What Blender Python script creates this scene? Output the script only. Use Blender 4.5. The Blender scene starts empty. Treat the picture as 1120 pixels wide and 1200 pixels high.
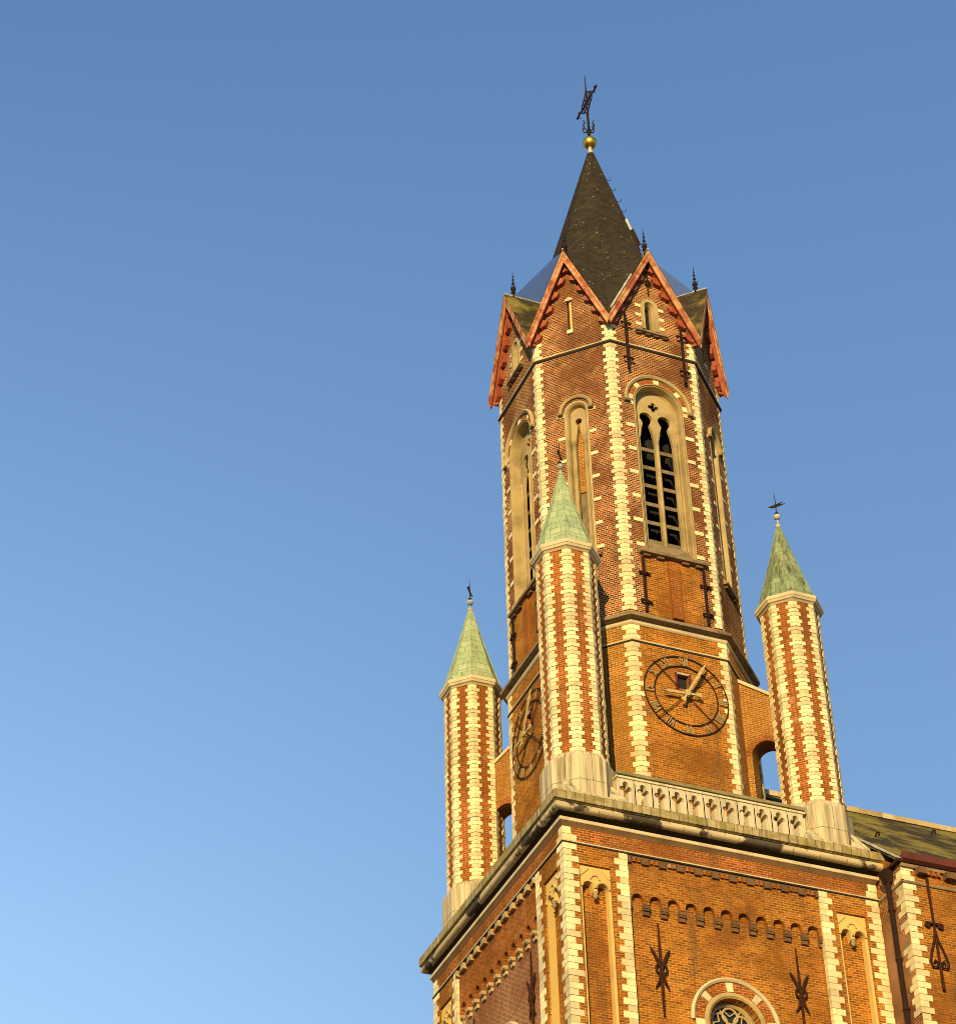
import bpy, bmesh, math, random
from mathutils import Vector, Matrix
from mathutils.geometry import tessellate_polygon
random.seed(7)
R=math.radians; PI=math.pi
S=bpy.context.scene; COL=S.collection

# ------------------------------------------------------------------ camera
cam=bpy.data.cameras.new('camera'); co=bpy.data.objects.new('camera',cam); COL.objects.link(co); S.camera=co
yaw,pit,rol=0.3988666,0.6737538,-0.0273853
f_=Vector((math.sin(yaw)*math.cos(pit),math.cos(yaw)*math.cos(pit),math.sin(pit)))
r0=Vector((math.cos(yaw),-math.sin(yaw),0)); u0=r0.cross(f_)
r_=r0*math.cos(rol)+u0*math.sin(rol); u_=-r0*math.sin(rol)+u0*math.cos(rol)
M=Matrix((r_,u_,-f_)).transposed().to_4x4(); M.translation=Vector((-30.0955,-58.8612,-36.718))
co.matrix_world=M
cam.sensor_fit='HORIZONTAL'; cam.sensor_width=36; cam.lens=36*2812.767/1120; cam.clip_end=4000; cam.clip_start=.1
GZ=-38.3                                   # street level; z=0 is the top of the big cornice

# ------------------------------------------------------------------ light
SUN_AZ=R(33); SUN_EL=R(13)                 # azimuth from -y toward -x
W=bpy.data.worlds.new('World'); S.world=W; W.use_nodes=True
nt=W.node_tree; bg=nt.nodes['Background']; sky=nt.nodes.new('ShaderNodeTexSky'); sky.sky_type='NISHITA'
sky.sun_disc=False; sky.sun_elevation=SUN_EL; sky.sun_rotation=PI+SUN_AZ
sky.air_density=1.0; sky.dust_density=.6; sky.ozone_density=2.0; sky.altitude=0
tc=nt.nodes.new('ShaderNodeTexCoord'); sp_=nt.nodes.new('ShaderNodeSeparateColor'); cb_=nt.nodes.new('ShaderNodeCombineColor')
def wm(op,a,b,clamp=False):
    n=nt.nodes.new('ShaderNodeMath'); n.operation=op; n.use_clamp=clamp
    for i,v in enumerate((a,b)):
        if isinstance(v,(int,float)): n.inputs[i].default_value=v
        else: nt.links.new(v,n.inputs[i])
    return n.outputs[0]
vd=nt.nodes.new('ShaderNodeVectorMath'); vd.operation='DOT_PRODUCT'; nt.links.new(tc.outputs['Generated'],vd.inputs[0]); vd.inputs[1].default_value=tuple(-r0)
lat=wm('MINIMUM',wm('MAXIMUM',vd.outputs['Value'],-.07),.3)          # clearer air on one side, hazier on the other
vz=nt.nodes.new('ShaderNodeSeparateXYZ'); nt.links.new(tc.outputs['Generated'],vz.inputs[0])
low=wm('MULTIPLY',wm('SUBTRACT',.78,vz.outputs[2]),1/.31,True)
fac=wm('ADD',wm('MULTIPLY',wm('MULTIPLY',lat,low),1.7),1.0)
nt.links.new(sky.outputs[0],sp_.inputs[0])
for i,(k,g,mx) in enumerate(((1.816,1.15,3.2),(1.904,1.0,5.4),(2.418,.8,7.9))):
    nt.links.new(wm('MINIMUM',wm('MULTIPLY',wm('POWER',wm('MULTIPLY',sp_.outputs[i],fac),g),k),mx),cb_.inputs[i])
nt.links.new(cb_.outputs[0],bg.inputs[0]); bg.inputs[1].default_value=.12/1.27
sl=bpy.data.lights.new('sun','SUN'); sl.energy=5.0; sl.angle=R(.5); sl.color=(1.0,.74,.34)
so=bpy.data.objects.new('sun',sl); COL.objects.link(so)
sd=Vector((-math.sin(SUN_AZ)*math.cos(SUN_EL),-math.cos(SUN_AZ)*math.cos(SUN_EL),math.sin(SUN_EL)))
so.rotation_euler=sd.to_track_quat('Z','Y').to_euler(); so.location=sd*60
S.render.filter_size=1.0; S.cycles.filter_width=1.0
S.view_settings.view_transform='Standard'; S.view_settings.look='None'; S.view_settings.exposure=.345; S.view_settings.gamma=1

# ------------------------------------------------------------------ materials
def nodes(name,rough=.85,spec=.3):
    m=bpy.data.materials.new(name); m.use_nodes=True; t=m.node_tree; b=t.nodes['Principled BSDF']
    b.inputs['Roughness'].default_value=rough; b.inputs['Specular IOR Level'].default_value=spec
    return m,t,b
def N(t,k,**kw):
    n=t.nodes.new(k)
    for a,v in kw.items():
        if a in n.inputs: n.inputs[a].default_value=v
        else: setattr(n,a,v)
    return n
def mix(t,fac,a,b,mode='MIX'):
    n=t.nodes.new('ShaderNodeMix'); n.data_type='RGBA'; n.blend_type=mode
    for s,v in ((0,fac),(6,a),(7,b)):
        if isinstance(v,(int,float)): n.inputs[s].default_value=v
        elif isinstance(v,tuple): n.inputs[s].default_value=(*v,1) if len(v)==3 else v
        else: t.links.new(v,n.inputs[s])
    return n.outputs[2]
def ramp(t,src,lo,hi):
    n=t.nodes.new('ShaderNodeMapRange'); t.links.new(src,n.inputs[0]); n.inputs[1].default_value=lo; n.inputs[2].default_value=hi; n.clamp=True
    return n.outputs[0]
def noise(t,scale,detail=4,vec=None,rough=.6):
    n=N(t,'ShaderNodeTexNoise'); n.inputs['Scale'].default_value=scale; n.inputs['Detail'].default_value=detail; n.inputs['Roughness'].default_value=rough
    if vec is not None: t.links.new(vec,n.inputs['Vector'])
    return n.outputs['Fac']
def uvs(t): return N(t,'ShaderNodeUVMap').outputs[0]
def pos(t): return N(t,'ShaderNodeNewGeometry').outputs['Position']
def scaled(t,vec,s):
    n=N(t,'ShaderNodeMapping'); n.inputs['Scale'].default_value=s; t.links.new(vec,n.inputs[0]); return n.outputs[0]
def bump(t,b,h,st=.4,dist=.02):
    n=N(t,'ShaderNodeBump'); n.inputs['Strength'].default_value=st; n.inputs['Distance'].default_value=dist
    t.links.new(h,n.inputs['Height']); t.links.new(n.outputs[0],b.inputs['Normal'])
def brick(name,c1,c2,mort,row=.08,w=.24,mo=.012,bias=0.,patch=None,patch_s=.5,blackening=.35,pale=0):
    m,t,b=nodes(name,1.0,.0)
    br=N(t,'ShaderNodeTexBrick'); vec=uvs(t)
    t.links.new(vec,br.inputs['Vector'])
    for k,v in (('Color1',(*c1,1)),('Color2',(*c2,1)),('Mortar',(*mort,1)),('Scale',1.0),('Mortar Size',mo),('Mortar Smooth',.25),('Bias',bias),('Brick Width',w),('Row Height',row)):
        br.inputs[k].default_value=v
    c=br.outputs['Color']; p=pos(t)
    if patch:
        f=ramp(t,noise(t,patch_s,7,p,.7),.40,.60)
        c=mix(t,f,c,mix(t,.75,c,patch,'MIX'))
    f2=ramp(t,noise(t,9,3,p),.3,.75); c=mix(t,.45,c,mix(t,f2,(.55,.5,.45),(1.25,1.2,1.1)),'MULTIPLY')
    if blackening:  # random vertical soot streaks on the brick
        sv=scaled(t,p,(1.6,1.6,.25)); f3=ramp(t,noise(t,1.0,5,sv),.55,.78)
        g=N(t,'ShaderNodeMath',operation='MULTIPLY'); t.links.new(f3,g.inputs[0]); g.inputs[1].default_value=blackening
        c=mix(t,g.outputs[0],c,(.07,.045,.025))
    if pale:   # lime bloom
        f4=ramp(t,noise(t,.8,7,scaled(t,p,(1,1,2.2)),.72),.60,.74); g=N(t,'ShaderNodeMath',operation='MULTIPLY'); t.links.new(f4,g.inputs[0]); g.inputs[1].default_value=pale
        c=mix(t,g.outputs[0],c,(.46,.31,.16))
    t.links.new(c,b.inputs['Base Color'])
    bump(t,b,br.outputs['Fac'],-.6,.012)
    return m
def stone(name,c,dirt=(.16,.12,.06),amt=.4,sharp=.13,mid=.59,streak=False,joint=None,island=.25,rough=.85,moss=None,big=.6):
    m,t,b=nodes(name,rough,.2); p=pos(t)
    g=N(t,'ShaderNodeNewGeometry'); col=mix(t,ramp(t,g.outputs['Random Per Island'],0,1),tuple(x*(1-island) for x in c),tuple(min(1,x*(1+island*.35)) for x in c))
    v=scaled(t,p,(7,7,.3)) if streak else p
    f=ramp(t,noise(t,1.0 if streak else big*2.2,6,v),mid-sharp,mid+sharp)
    q=N(t,'ShaderNodeMath',operation='MULTIPLY'); t.links.new(f,q.inputs[0]); q.inputs[1].default_value=amt
    col=mix(t,q.outputs[0],col,dirt)
    f=ramp(t,noise(t,22,3,p),.35,.7); col=mix(t,.22,col,mix(t,f,(.45,.4,.3),(1.1,1.1,1.1)),'MULTIPLY')
    if moss:
        f=ramp(t,noise(t,1.7,6,scaled(t,p,(1,1,2))),.44,.6); col=mix(t,f,col,moss)
    h=noise(t,30,3,p)
    if joint:
        br=N(t,'ShaderNodeTexBrick'); t.links.new(uvs(t),br.inputs['Vector'])
        for k,vv in (('Color1',(1,1,1,1)),('Color2',(.72,.7,.66,1)),('Mortar',(.2,.17,.12,1)),('Scale',1.0),('Mortar Size',.012),('Brick Width',joint[0]),('Row Height',joint[1])): br.inputs[k].default_value=vv
        col=mix(t,.8,col,br.outputs['Color'],'MULTIPLY')
    t.links.new(col,b.inputs['Base Color']); bump(t,b,h,.25,.01)
    return m
def plain(name,c,c2=None,rough=.6,metal=0,sc=6,lo=.4,hi=.65,spec=.4):
    m,t,b=nodes(name,rough,spec); b.inputs['Metallic'].default_value=metal
    if c2:
        col=mix(t,ramp(t,noise(t,sc,5,pos(t)),lo,hi),c,c2); t.links.new(col,b.inputs['Base Color'])
    else: b.inputs['Base Color'].default_value=(*c,1)
    return m
def slate(name,c1,c2,row=.16,w=.22,moss=None,speck=True,moss_lo=.47,ms=(1,1,1)):
    m,t,b=nodes(name,.95,.05); p=pos(t)
    br=N(t,'ShaderNodeTexBrick'); t.links.new(uvs(t),br.inputs['Vector'])
    for k,v in (('Color1',(*c1,1)),('Color2',(*c2,1)),('Mortar',(c1[0]*.35,c1[1]*.35,c1[2]*.35,1)),('Scale',1.0),('Mortar Size',.01),('Mortar Smooth',.4),('Brick Width',w),('Row Height',row)): br.inputs[k].default_value=v
    c=br.outputs['Color']
    c=mix(t,.5,c,mix(t,ramp(t,noise(t,2.2,6,p),.3,.7),(.6,.6,.6),(1.35,1.25,1.1)),'MULTIPLY')
    if moss: c=mix(t,ramp(t,noise(t,.55,7,scaled(t,p,ms),.68),moss_lo,moss_lo+.14),c,moss)
    if speck:
        vz=N(t,'ShaderNodeTexVoronoi'); vz.inputs['Scale'].default_value=5.5; t.links.new(p,vz.inputs['Vector'])
        s1=ramp(t,vz.outputs['Distance'],.15,.09); s2=ramp(t,noise(t,1.1,2,p),.50,.56)
        q=N(t,'ShaderNodeMath',operation='MULTIPLY'); t.links.new(s1,q.inputs[0]); t.links.new(s2,q.inputs[1])
        c=mix(t,q.outputs[0],c,(.42,.36,.26))
    t.links.new(c,b.inputs['Base Color']); bump(t,b,br.outputs['Fac'],-.5,.02)
    return m
MT={}
MT['brick']=brick('orange brick',(.47,.148,.015),(.17,.05,.009),(.50,.30,.075),patch=(.17,.06,.013),blackening=.7,pale=.5)
MT['brick_hot']=brick('bright red brick',(.42,.10,.015),(.18,.04,.010),(.48,.27,.09),patch=(.18,.06,.012),blackening=.6,pale=.8)
MT['brick_pat']=brick('dark patterned brick',(.35,.088,.016),(.05,.016,.013),(.64,.42,.19),row=.08,w=.165,mo=.013,bias=.05,patch=(.10,.03,.012),blackening=.4)
MT['brick_dark']=brick('purple brown brick',(.28,.085,.026),(.11,.036,.02),(.58,.40,.22),patch=(.18,.06,.024),blackening=.15)
MT['brick_tan']=brick('tan brick',(.36,.14,.018),(.19,.066,.012),(.54,.34,.12),patch=(.24,.11,.02),blackening=.3)
MT['stone']=stone('cream quoin stone',(.83,.695,.36),(.38,.26,.11),.6,island=.36)
MT['stone_w']=stone('window stone',(.46,.34,.145),(.17,.12,.05),.7,big=.5)
MT['stone_y']=stone('yellow panel stone',(.66,.46,.14),(.40,.27,.12),.5)
MT['slab']=stone('mossy cornice stone',(.50,.39,.18),(.07,.052,.022),.9,streak=True,joint=(.30,3),moss=(.27,.21,.055))
MT['roll']=stone('stained cornice roll',(.62,.50,.27),(.045,.032,.02),.93,big=.36,joint=(.9,5),sharp=.02,mid=.535)
MT['mould']=stone('pale moulding',(.62,.50,.28),(.2,.15,.08),.5)
MT['plinth']=stone('plinth stone',(.62,.51,.29),(.20,.145,.07),.9,streak=True,joint=(1.3,.82),island=.1,mid=.56)
MT['rail']=stone('balustrade stone',(.68,.57,.36),(.18,.13,.08),.6,streak=True)
MT['railtop']=stone('mossy rail top',(.30,.24,.12),(.12,.1,.04),.6,moss=(.16,.15,.045))
MT['corn2']=stone('upper cornice stone',(.28,.20,.10),(.075,.05,.03),.8,big=1.0)
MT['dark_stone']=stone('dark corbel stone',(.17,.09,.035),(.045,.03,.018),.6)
MT['iron']=plain('dark iron',(.020,.012,.008),(.035,.017,.010),.9,.0,12,spec=.08)
MT['rust']=plain('rusty iron',(.055,.02,.009),(.028,.013,.008),.95,.0,7,spec=.05)
MT['barge']=plain('weathered salmon paint',(.55,.27,.10),(.27,.06,.02),.8,0,2.2,.40,.60)
MT['red']=plain('red painted timber',(.27,.045,.016),(.36,.12,.04),.65,0,4,.45,.7)
MT['slate']=slate('brown slate',(.047,.038,.024),(.030,.025,.018))
MT['slate_moss']=slate('mossy slate',(.06,.048,.028),(.045,.036,.02),moss=(.20,.155,.035),moss_lo=.44)
MT['slate_sky_tint']=plain('sky tinted slate',(.045,.10,.33),(.042,.092,.30),.7,0,2)  # sky blue tint painted into the slate colour of two slopes
MT['blackening']=stone('blackened stone under the cornice',(.055,.04,.024),(.02,.015,.01),.6)  # near-black stone for recesses, joints and undersides of ledges
MT['copper']=slate('verdigris copper',(.37,.43,.24),(.27,.34,.18),row=.30,w=.36,speck=False,moss=(.15,.17,.08),moss_lo=.56,ms=(9,9,.9))
MT['copper_old']=slate('streaked verdigris copper',(.28,.33,.18),(.17,.22,.11),row=.28,w=.34,speck=False,moss=(.07,.07,.035),moss_lo=.5,ms=(9,9,.9))
MT['gold']=plain('gilded ball',(.75,.45,.06),(.45,.25,.04),.38,1,5)
MT['gilt']=plain('weathered gilt',(.50,.39,.15),(.32,.25,.09),.7,.1,8)
MT['gilt_dull']=plain('tarnished gilt',(.34,.26,.11),(.22,.17,.07),.8,0,8)
MT['lead']=plain('lead flashing',(.50,.45,.34),(.25,.22,.16),.6,0,4)
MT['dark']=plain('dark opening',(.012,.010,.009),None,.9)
MT['wood']=plain('weathered louver',(.12,.085,.04),(.22,.16,.08),.8,0,3)
MT['gutter']=plain('oxide red gutter',(.12,.022,.010),(.07,.016,.009),.8,0,2)
MT['glass']=plain('dark leaded glass',(.02,.02,.018),None,.15,0)
MT['asphalt']=plain('street paving',(.11,.10,.09),(.15,.135,.12),.9,0,.7)

# ------------------------------------------------------------------ mesh builder
class MB:
    def __init__(s): s.v=[];s.f=[];s.m=[];s.mats=[]
    def mi(s,m):
        if m not in s.mats: s.mats.append(m)
        return s.mats.index(m)
    def poly(s,pts,m='brick'):
        i=len(s.v); s.v+= [Vector(p) for p in pts]; s.f.append(tuple(range(i,i+len(pts)))); s.m.append(s.mi(m))
    def mesh(s,vs,fs,m='brick'):
        i=len(s.v); s.v+=[Vector(p) for p in vs]; k=s.mi(m)
        for f in fs: s.f.append(tuple(i+a for a in f)); s.m.append(k)
    def prism(s,bot,top,m='brick',mt=None):
        "bot, top: matching rings of 3D points, counter-clockwise seen from above/outside"
        n=len(bot); s.mesh(list(bot)+list(top),[tuple(reversed(range(n))),tuple(range(n,2*n))]+[(i,(i+1)%n,n+(i+1)%n,n+i) for i in range(n)],m)
    def build(s,name,parent=None,loc=None,**kw):
        me=bpy.data.meshes.new(name); me.from_pydata([tuple(v) for v in s.v],[],s.f)
        for k in s.mats: me.materials.append(MT[k])
        for p,k in zip(me.polygons,s.m): p.material_index=k
        bm=bmesh.new(); bm.from_mesh(me)
        if kw.get('normals',True): bmesh.ops.recalc_face_normals(bm,faces=bm.faces)
        if kw.get('smooth'):
            for f in bm.faces: f.smooth=True
        uv=bm.loops.layers.uv.new('UVMap'); Z=Vector((0,0,1))
        for f in bm.faces:
            n=f.normal; t=Z.cross(n)
            t=t.normalized() if t.length>.15 else Vector((1,0,0)); b=n.cross(t)
            for l in f.loops: l[uv].uv=(l.vert.co.dot(t),l.vert.co.dot(b))
        bm.to_mesh(me); bm.free()
        o=bpy.data.objects.new(name,me); COL.objects.link(o)
        if kw.get('bevel'):
            md=o.modifiers.new('bevel','BEVEL'); md.width=kw['bevel']; md.segments=1; md.limit_method='ANGLE'
        if parent: 
            o.parent=parent; o.location=loc if loc is not None else tuple(-Vector(abs_loc(parent)))
        elif loc is not None: o.location=loc
        return o
def abs_loc(o):
    v=Vector(o.location)
    while o.parent: o=o.parent; v=v+Vector(o.location)
    return v
def tag(o,label=None,cat=None,group=None,kind=None):
    for k,v in (('label',label),('category',cat),('group',group),('kind',kind)):
        if v: o[k]=v
    return o
def empty(name,loc,*a,**k):
    o=bpy.data.objects.new(name,None); COL.objects.link(o); o.location=loc; o.empty_display_size=.3; return tag(o,*a,**k)
def copy_tree(o,parent=None):
    c=o.copy(); COL.objects.link(c)
    if parent: c.parent=parent
    for ch in [x for x in bpy.data.objects if x.parent==o]: copy_tree(ch,c)
    return c
# wall frame: phi = azimuth (deg) of the outward normal from -y toward +x ; s to the right as seen from outside, d from the tower axis
class Fr:
    def __init__(s,phi,cx=0,cy=0):
        a=R(phi); s.o=Vector((math.sin(a),-math.cos(a),0)); s.r=Vector((math.cos(a),math.sin(a),0)); s.c=Vector((cx,cy,0))
    def __call__(s,x,z,d): return s.c+s.o*d+s.r*x+Vector((0,0,z))
FRONT,LEFT,DIAG,RDIAG=Fr(0),Fr(-90),Fr(-45),Fr(45)
def plate(mb,F,outer,holes,d1,d0,m='brick',me=None,back=True):
    "flat wall with holes from depth d0 (inside) to d1 (outside)"
    loops=[outer]+holes; tri=tessellate_polygon([[Vector((a,b,0)) for a,b in L] for L in loops])
    pts=[p for L in loops for p in L]
    mb.mesh([F(a,b,d1) for a,b in pts],tri,m)
    if back: mb.mesh([F(a,b,d0) for a,b in pts],tri,m)
    for L in loops:
        n=len(L); mm=(me or m)
        for i in range(n):
            a,b=L[i],L[(i+1)%n]; mb.poly([F(*a,d0),F(*b,d0),F(*b,d1),F(*a,d1)],mm)
def box(mb,F,s0,s1,z0,z1,d0,d1,m):
    mb.prism([F(s0,z0,d0),F(s1,z0,d0),F(s1,z0,d1),F(s0,z0,d1)],[F(s0,z1,d0),F(s1,z1,d0),F(s1,z1,d1),F(s0,z1,d1)],m)
def extr(mb,F,poly,d0,d1,m):
    plate(mb,F,poly,[],d1,d0,m)
def arc(cx,cz,r,a0,a1,n): return [(cx+r*math.cos(R(a0+(a1-a0)*i/n)),cz+r*math.sin(R(a0+(a1-a0)*i/n))) for i in range(n+1)]
def arch_open(c,hw,z0,zs,n=20,r=None): # arch opening polygon ccw starting bottom-left
    return [(c-hw,z0),(c+hw,z0)]+arc(c,zs,hw,0,180,n)
def band(mb,F,c,zs,r0,r1,leg,d0,d1,m,n=20,nobot=False):
    "arch band with straight legs of length leg"
    o=[(c+r1,zs-leg)]+arc(c,zs,r1,0,180,n)+[(c-r1,zs-leg)]; i=[(c-r0,zs-leg)]+arc(c,zs,r0,180,0,n)+[(c+r0,zs-leg)]
    if leg==0: o=arc(c,zs,r1,0,180,n); i=arc(c,zs,r0,180,0,n)
    extr(mb,F,o+i,d0,d1,m)
def moulding(mb,F,c,zs,leg,prof,m,n=22):
    "sweep profile [(r,d)...] along arch with legs"
    path=([(0,zs-leg,0)] if leg else [])+[(k,zs,k) for k in [180*i/n for i in range(n+1)]]+([(180,zs-leg,180)] if leg else [])
    rings=[]
    for a,z0,_ in path: rings.append([F(c+r*math.cos(R(a)),z0+r*math.sin(R(a)),d) for r,d in prof])
    k=len(prof); vs=[p for rg in rings for p in rg]; fs=[]
    for i in range(len(rings)-1):
        for j in range(k): fs.append((i*k+j,i*k+(j+1)%k,(i+1)*k+(j+1)%k,(i+1)*k+j))
    fs+= [tuple(range(k)),tuple((len(rings)-1)*k+j for j in reversed(range(k)))]
    mb.mesh(vs,fs,m)
def tube(mb,pts,r,m,n=6,close=False,flat=None):
    pts=[Vector(p) for p in pts]; rr=r if isinstance(r,(list,tuple)) else [r]*len(pts); rings=[]
    L=len(pts); prev=None
    for i,p in enumerate(pts):
        a=pts[(i-1)%L] if close or i>0 else p; b=pts[(i+1)%L] if close or i<L-1 else p
        t=(b-a).normalized(); 
        if prev is None: u=t.cross(Vector((.3,.9,.2))).normalized()
        else: u=(prev-t*prev.dot(t)).normalized()
        prev=u; w=t.cross(u)
        rings.append([p+(u*math.cos(2*PI*k/n)+w*math.sin(2*PI*k/n))*rr[i] for k in range(n)])
    vs=[q for g in rings for q in g]; fs=[]
    for i in range(L if close else L-1):
        j=(i+1)%L
        for k in range(n): fs.append((i*n+k,i*n+(k+1)%n,j*n+(k+1)%n,j*n+k))
    if not close: fs+=[tuple(reversed(range(n))),tuple((L-1)*n+k for k in range(n))]
    mb.mesh(vs,fs,m)
def lathe(mb,c,prof,m,n=12):
    rings=[[Vector((c[0]+r*math.cos(2*PI*k/n),c[1]+r*math.sin(2*PI*k/n),z)) for k in range(n)] for r,z in prof]
    vs=[q for g in rings for q in g]; fs=[]
    for i in range(len(rings)-1):
        for k in range(n): fs.append((i*n+k,i*n+(k+1)%n,(i+1)*n+(k+1)%n,(i+1)*n+k))
    fs+=[tuple(reversed(range(n))),tuple((len(rings)-1)*n+k for k in range(n))]
    mb.mesh(vs,fs,m)
def loft(mb,rings,m,closed=True):
    "rings: list of rings (each n pts); closed profile if closed"
    n=len(rings[0]); k=len(rings); vs=[q for g in rings for q in g]; fs=[]
    for i in range(k if closed else k-1):
        j=(i+1)%k
        for a in range(n): fs.append((i*n+a,i*n+(a+1)%n,j*n+(a+1)%n,j*n+a))
    if not closed: fs+=[tuple(reversed(range(n))),tuple((k-1)*n+a for a in range(n))]
    mb.mesh(vs,fs,m)
def sq(h,z): return [Vector((-h,-h,z)),Vector((h,-h,z)),Vector((h,h,z)),Vector((-h,h,z))]
def octr(D,Dd,z,cx=0,cy=0):
    "octagon ring, cardinal apothem D, diagonal apothem Dd"
    t=Dd*math.sqrt(2)-D
    return [Vector((cx+a,cy+b,z)) for a,b in ((-t,-D),(t,-D),(D,-t),(D,t),(t,D),(-t,D),(-D,t),(-D,-t))]
def quoin(mb,c,phiA,phiB,z0,z1,pitch,ww,wn,e=.012,m='stone',first=0,ins=.05):
    "L-shaped blocks round a convex corner between walls facing phiA (left) and phiB (right)"
    A,B=Fr(phiA),Fr(phiB); c=Vector((c[0],c[1],0)); a=-A.r; b=B.r; na=A.o; nb=B.o
    mit=(na+nb); mit=mit/mit.length; k=mit.dot(na); n=max(1,round((z1-z0)/(pitch/2))); h=(z1-z0)/n
    for i in range(n):
        w=(ww if (i+first)%2==0 else wn)*random.uniform(.90,1.08); e2=e*random.uniform(.4,1.5)
        P=[c+a*w+na*e2,c+mit*(e2/k),c+b*w+nb*e2,c+b*w-nb*ins,c-mit*(ins/k),c+a*w-na*ins]
        lo=z0+h*i+.008; hi=z0+h*(i+1)-.008
        mb.prism([p+Vector((0,0,lo)) for p in P],[p+Vector((0,0,hi)) for p in P],m)

# ================================================================== ground
g=MB(); g.poly([(-900,-900,GZ),(900,-900,GZ),(900,900,GZ),(-900,900,GZ)],'asphalt')
tag(g.build('ground'),kind='structure')

# ================================================================== church tower
T=empty('church_tower',(0,0,GZ),'octagonal red brick church tower with gables, slate spire and three copper capped turrets','church tower')
BW=5.1
# ---- base shaft: two detailed faces, two plain ones
CW=3.1; z_s=-1.47
base=MB()
base.prism(sq(4.2,GZ),sq(4.2,-1.0),'brick_dark')
base.prism(sq(4.86,GZ),sq(4.86,-13.01),'brick_dark')
base.prism(sq(BW,-1.50),sq(BW,-.90),'brick_hot')
for F in (FRONT,LEFT,Fr(90),Fr(180)):
    for sg in (-1,1):
        a,b=sorted((sg*CW,sg*(BW-.004))); p0,p1=sorted((sg*3.64,sg*4.62))
        zb=-12.5
        hole=[(p0,zb),(p1,zb),(p1,-2.1),(p0,-2.1)]
        outer=[(a,GZ),(b,GZ),(b,z_s-.03),(a,z_s-.03)]
        plate(base,F,outer,[hole] if F in (FRONT,LEFT) else [],BW,4.64,'brick',back=False)
        if F in (FRONT,LEFT): box(base,F,p0-.01,p1+.01,zb-.01,-2.09,4.5,4.82,'brick')
wall=base.build('base_wall',T)
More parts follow.
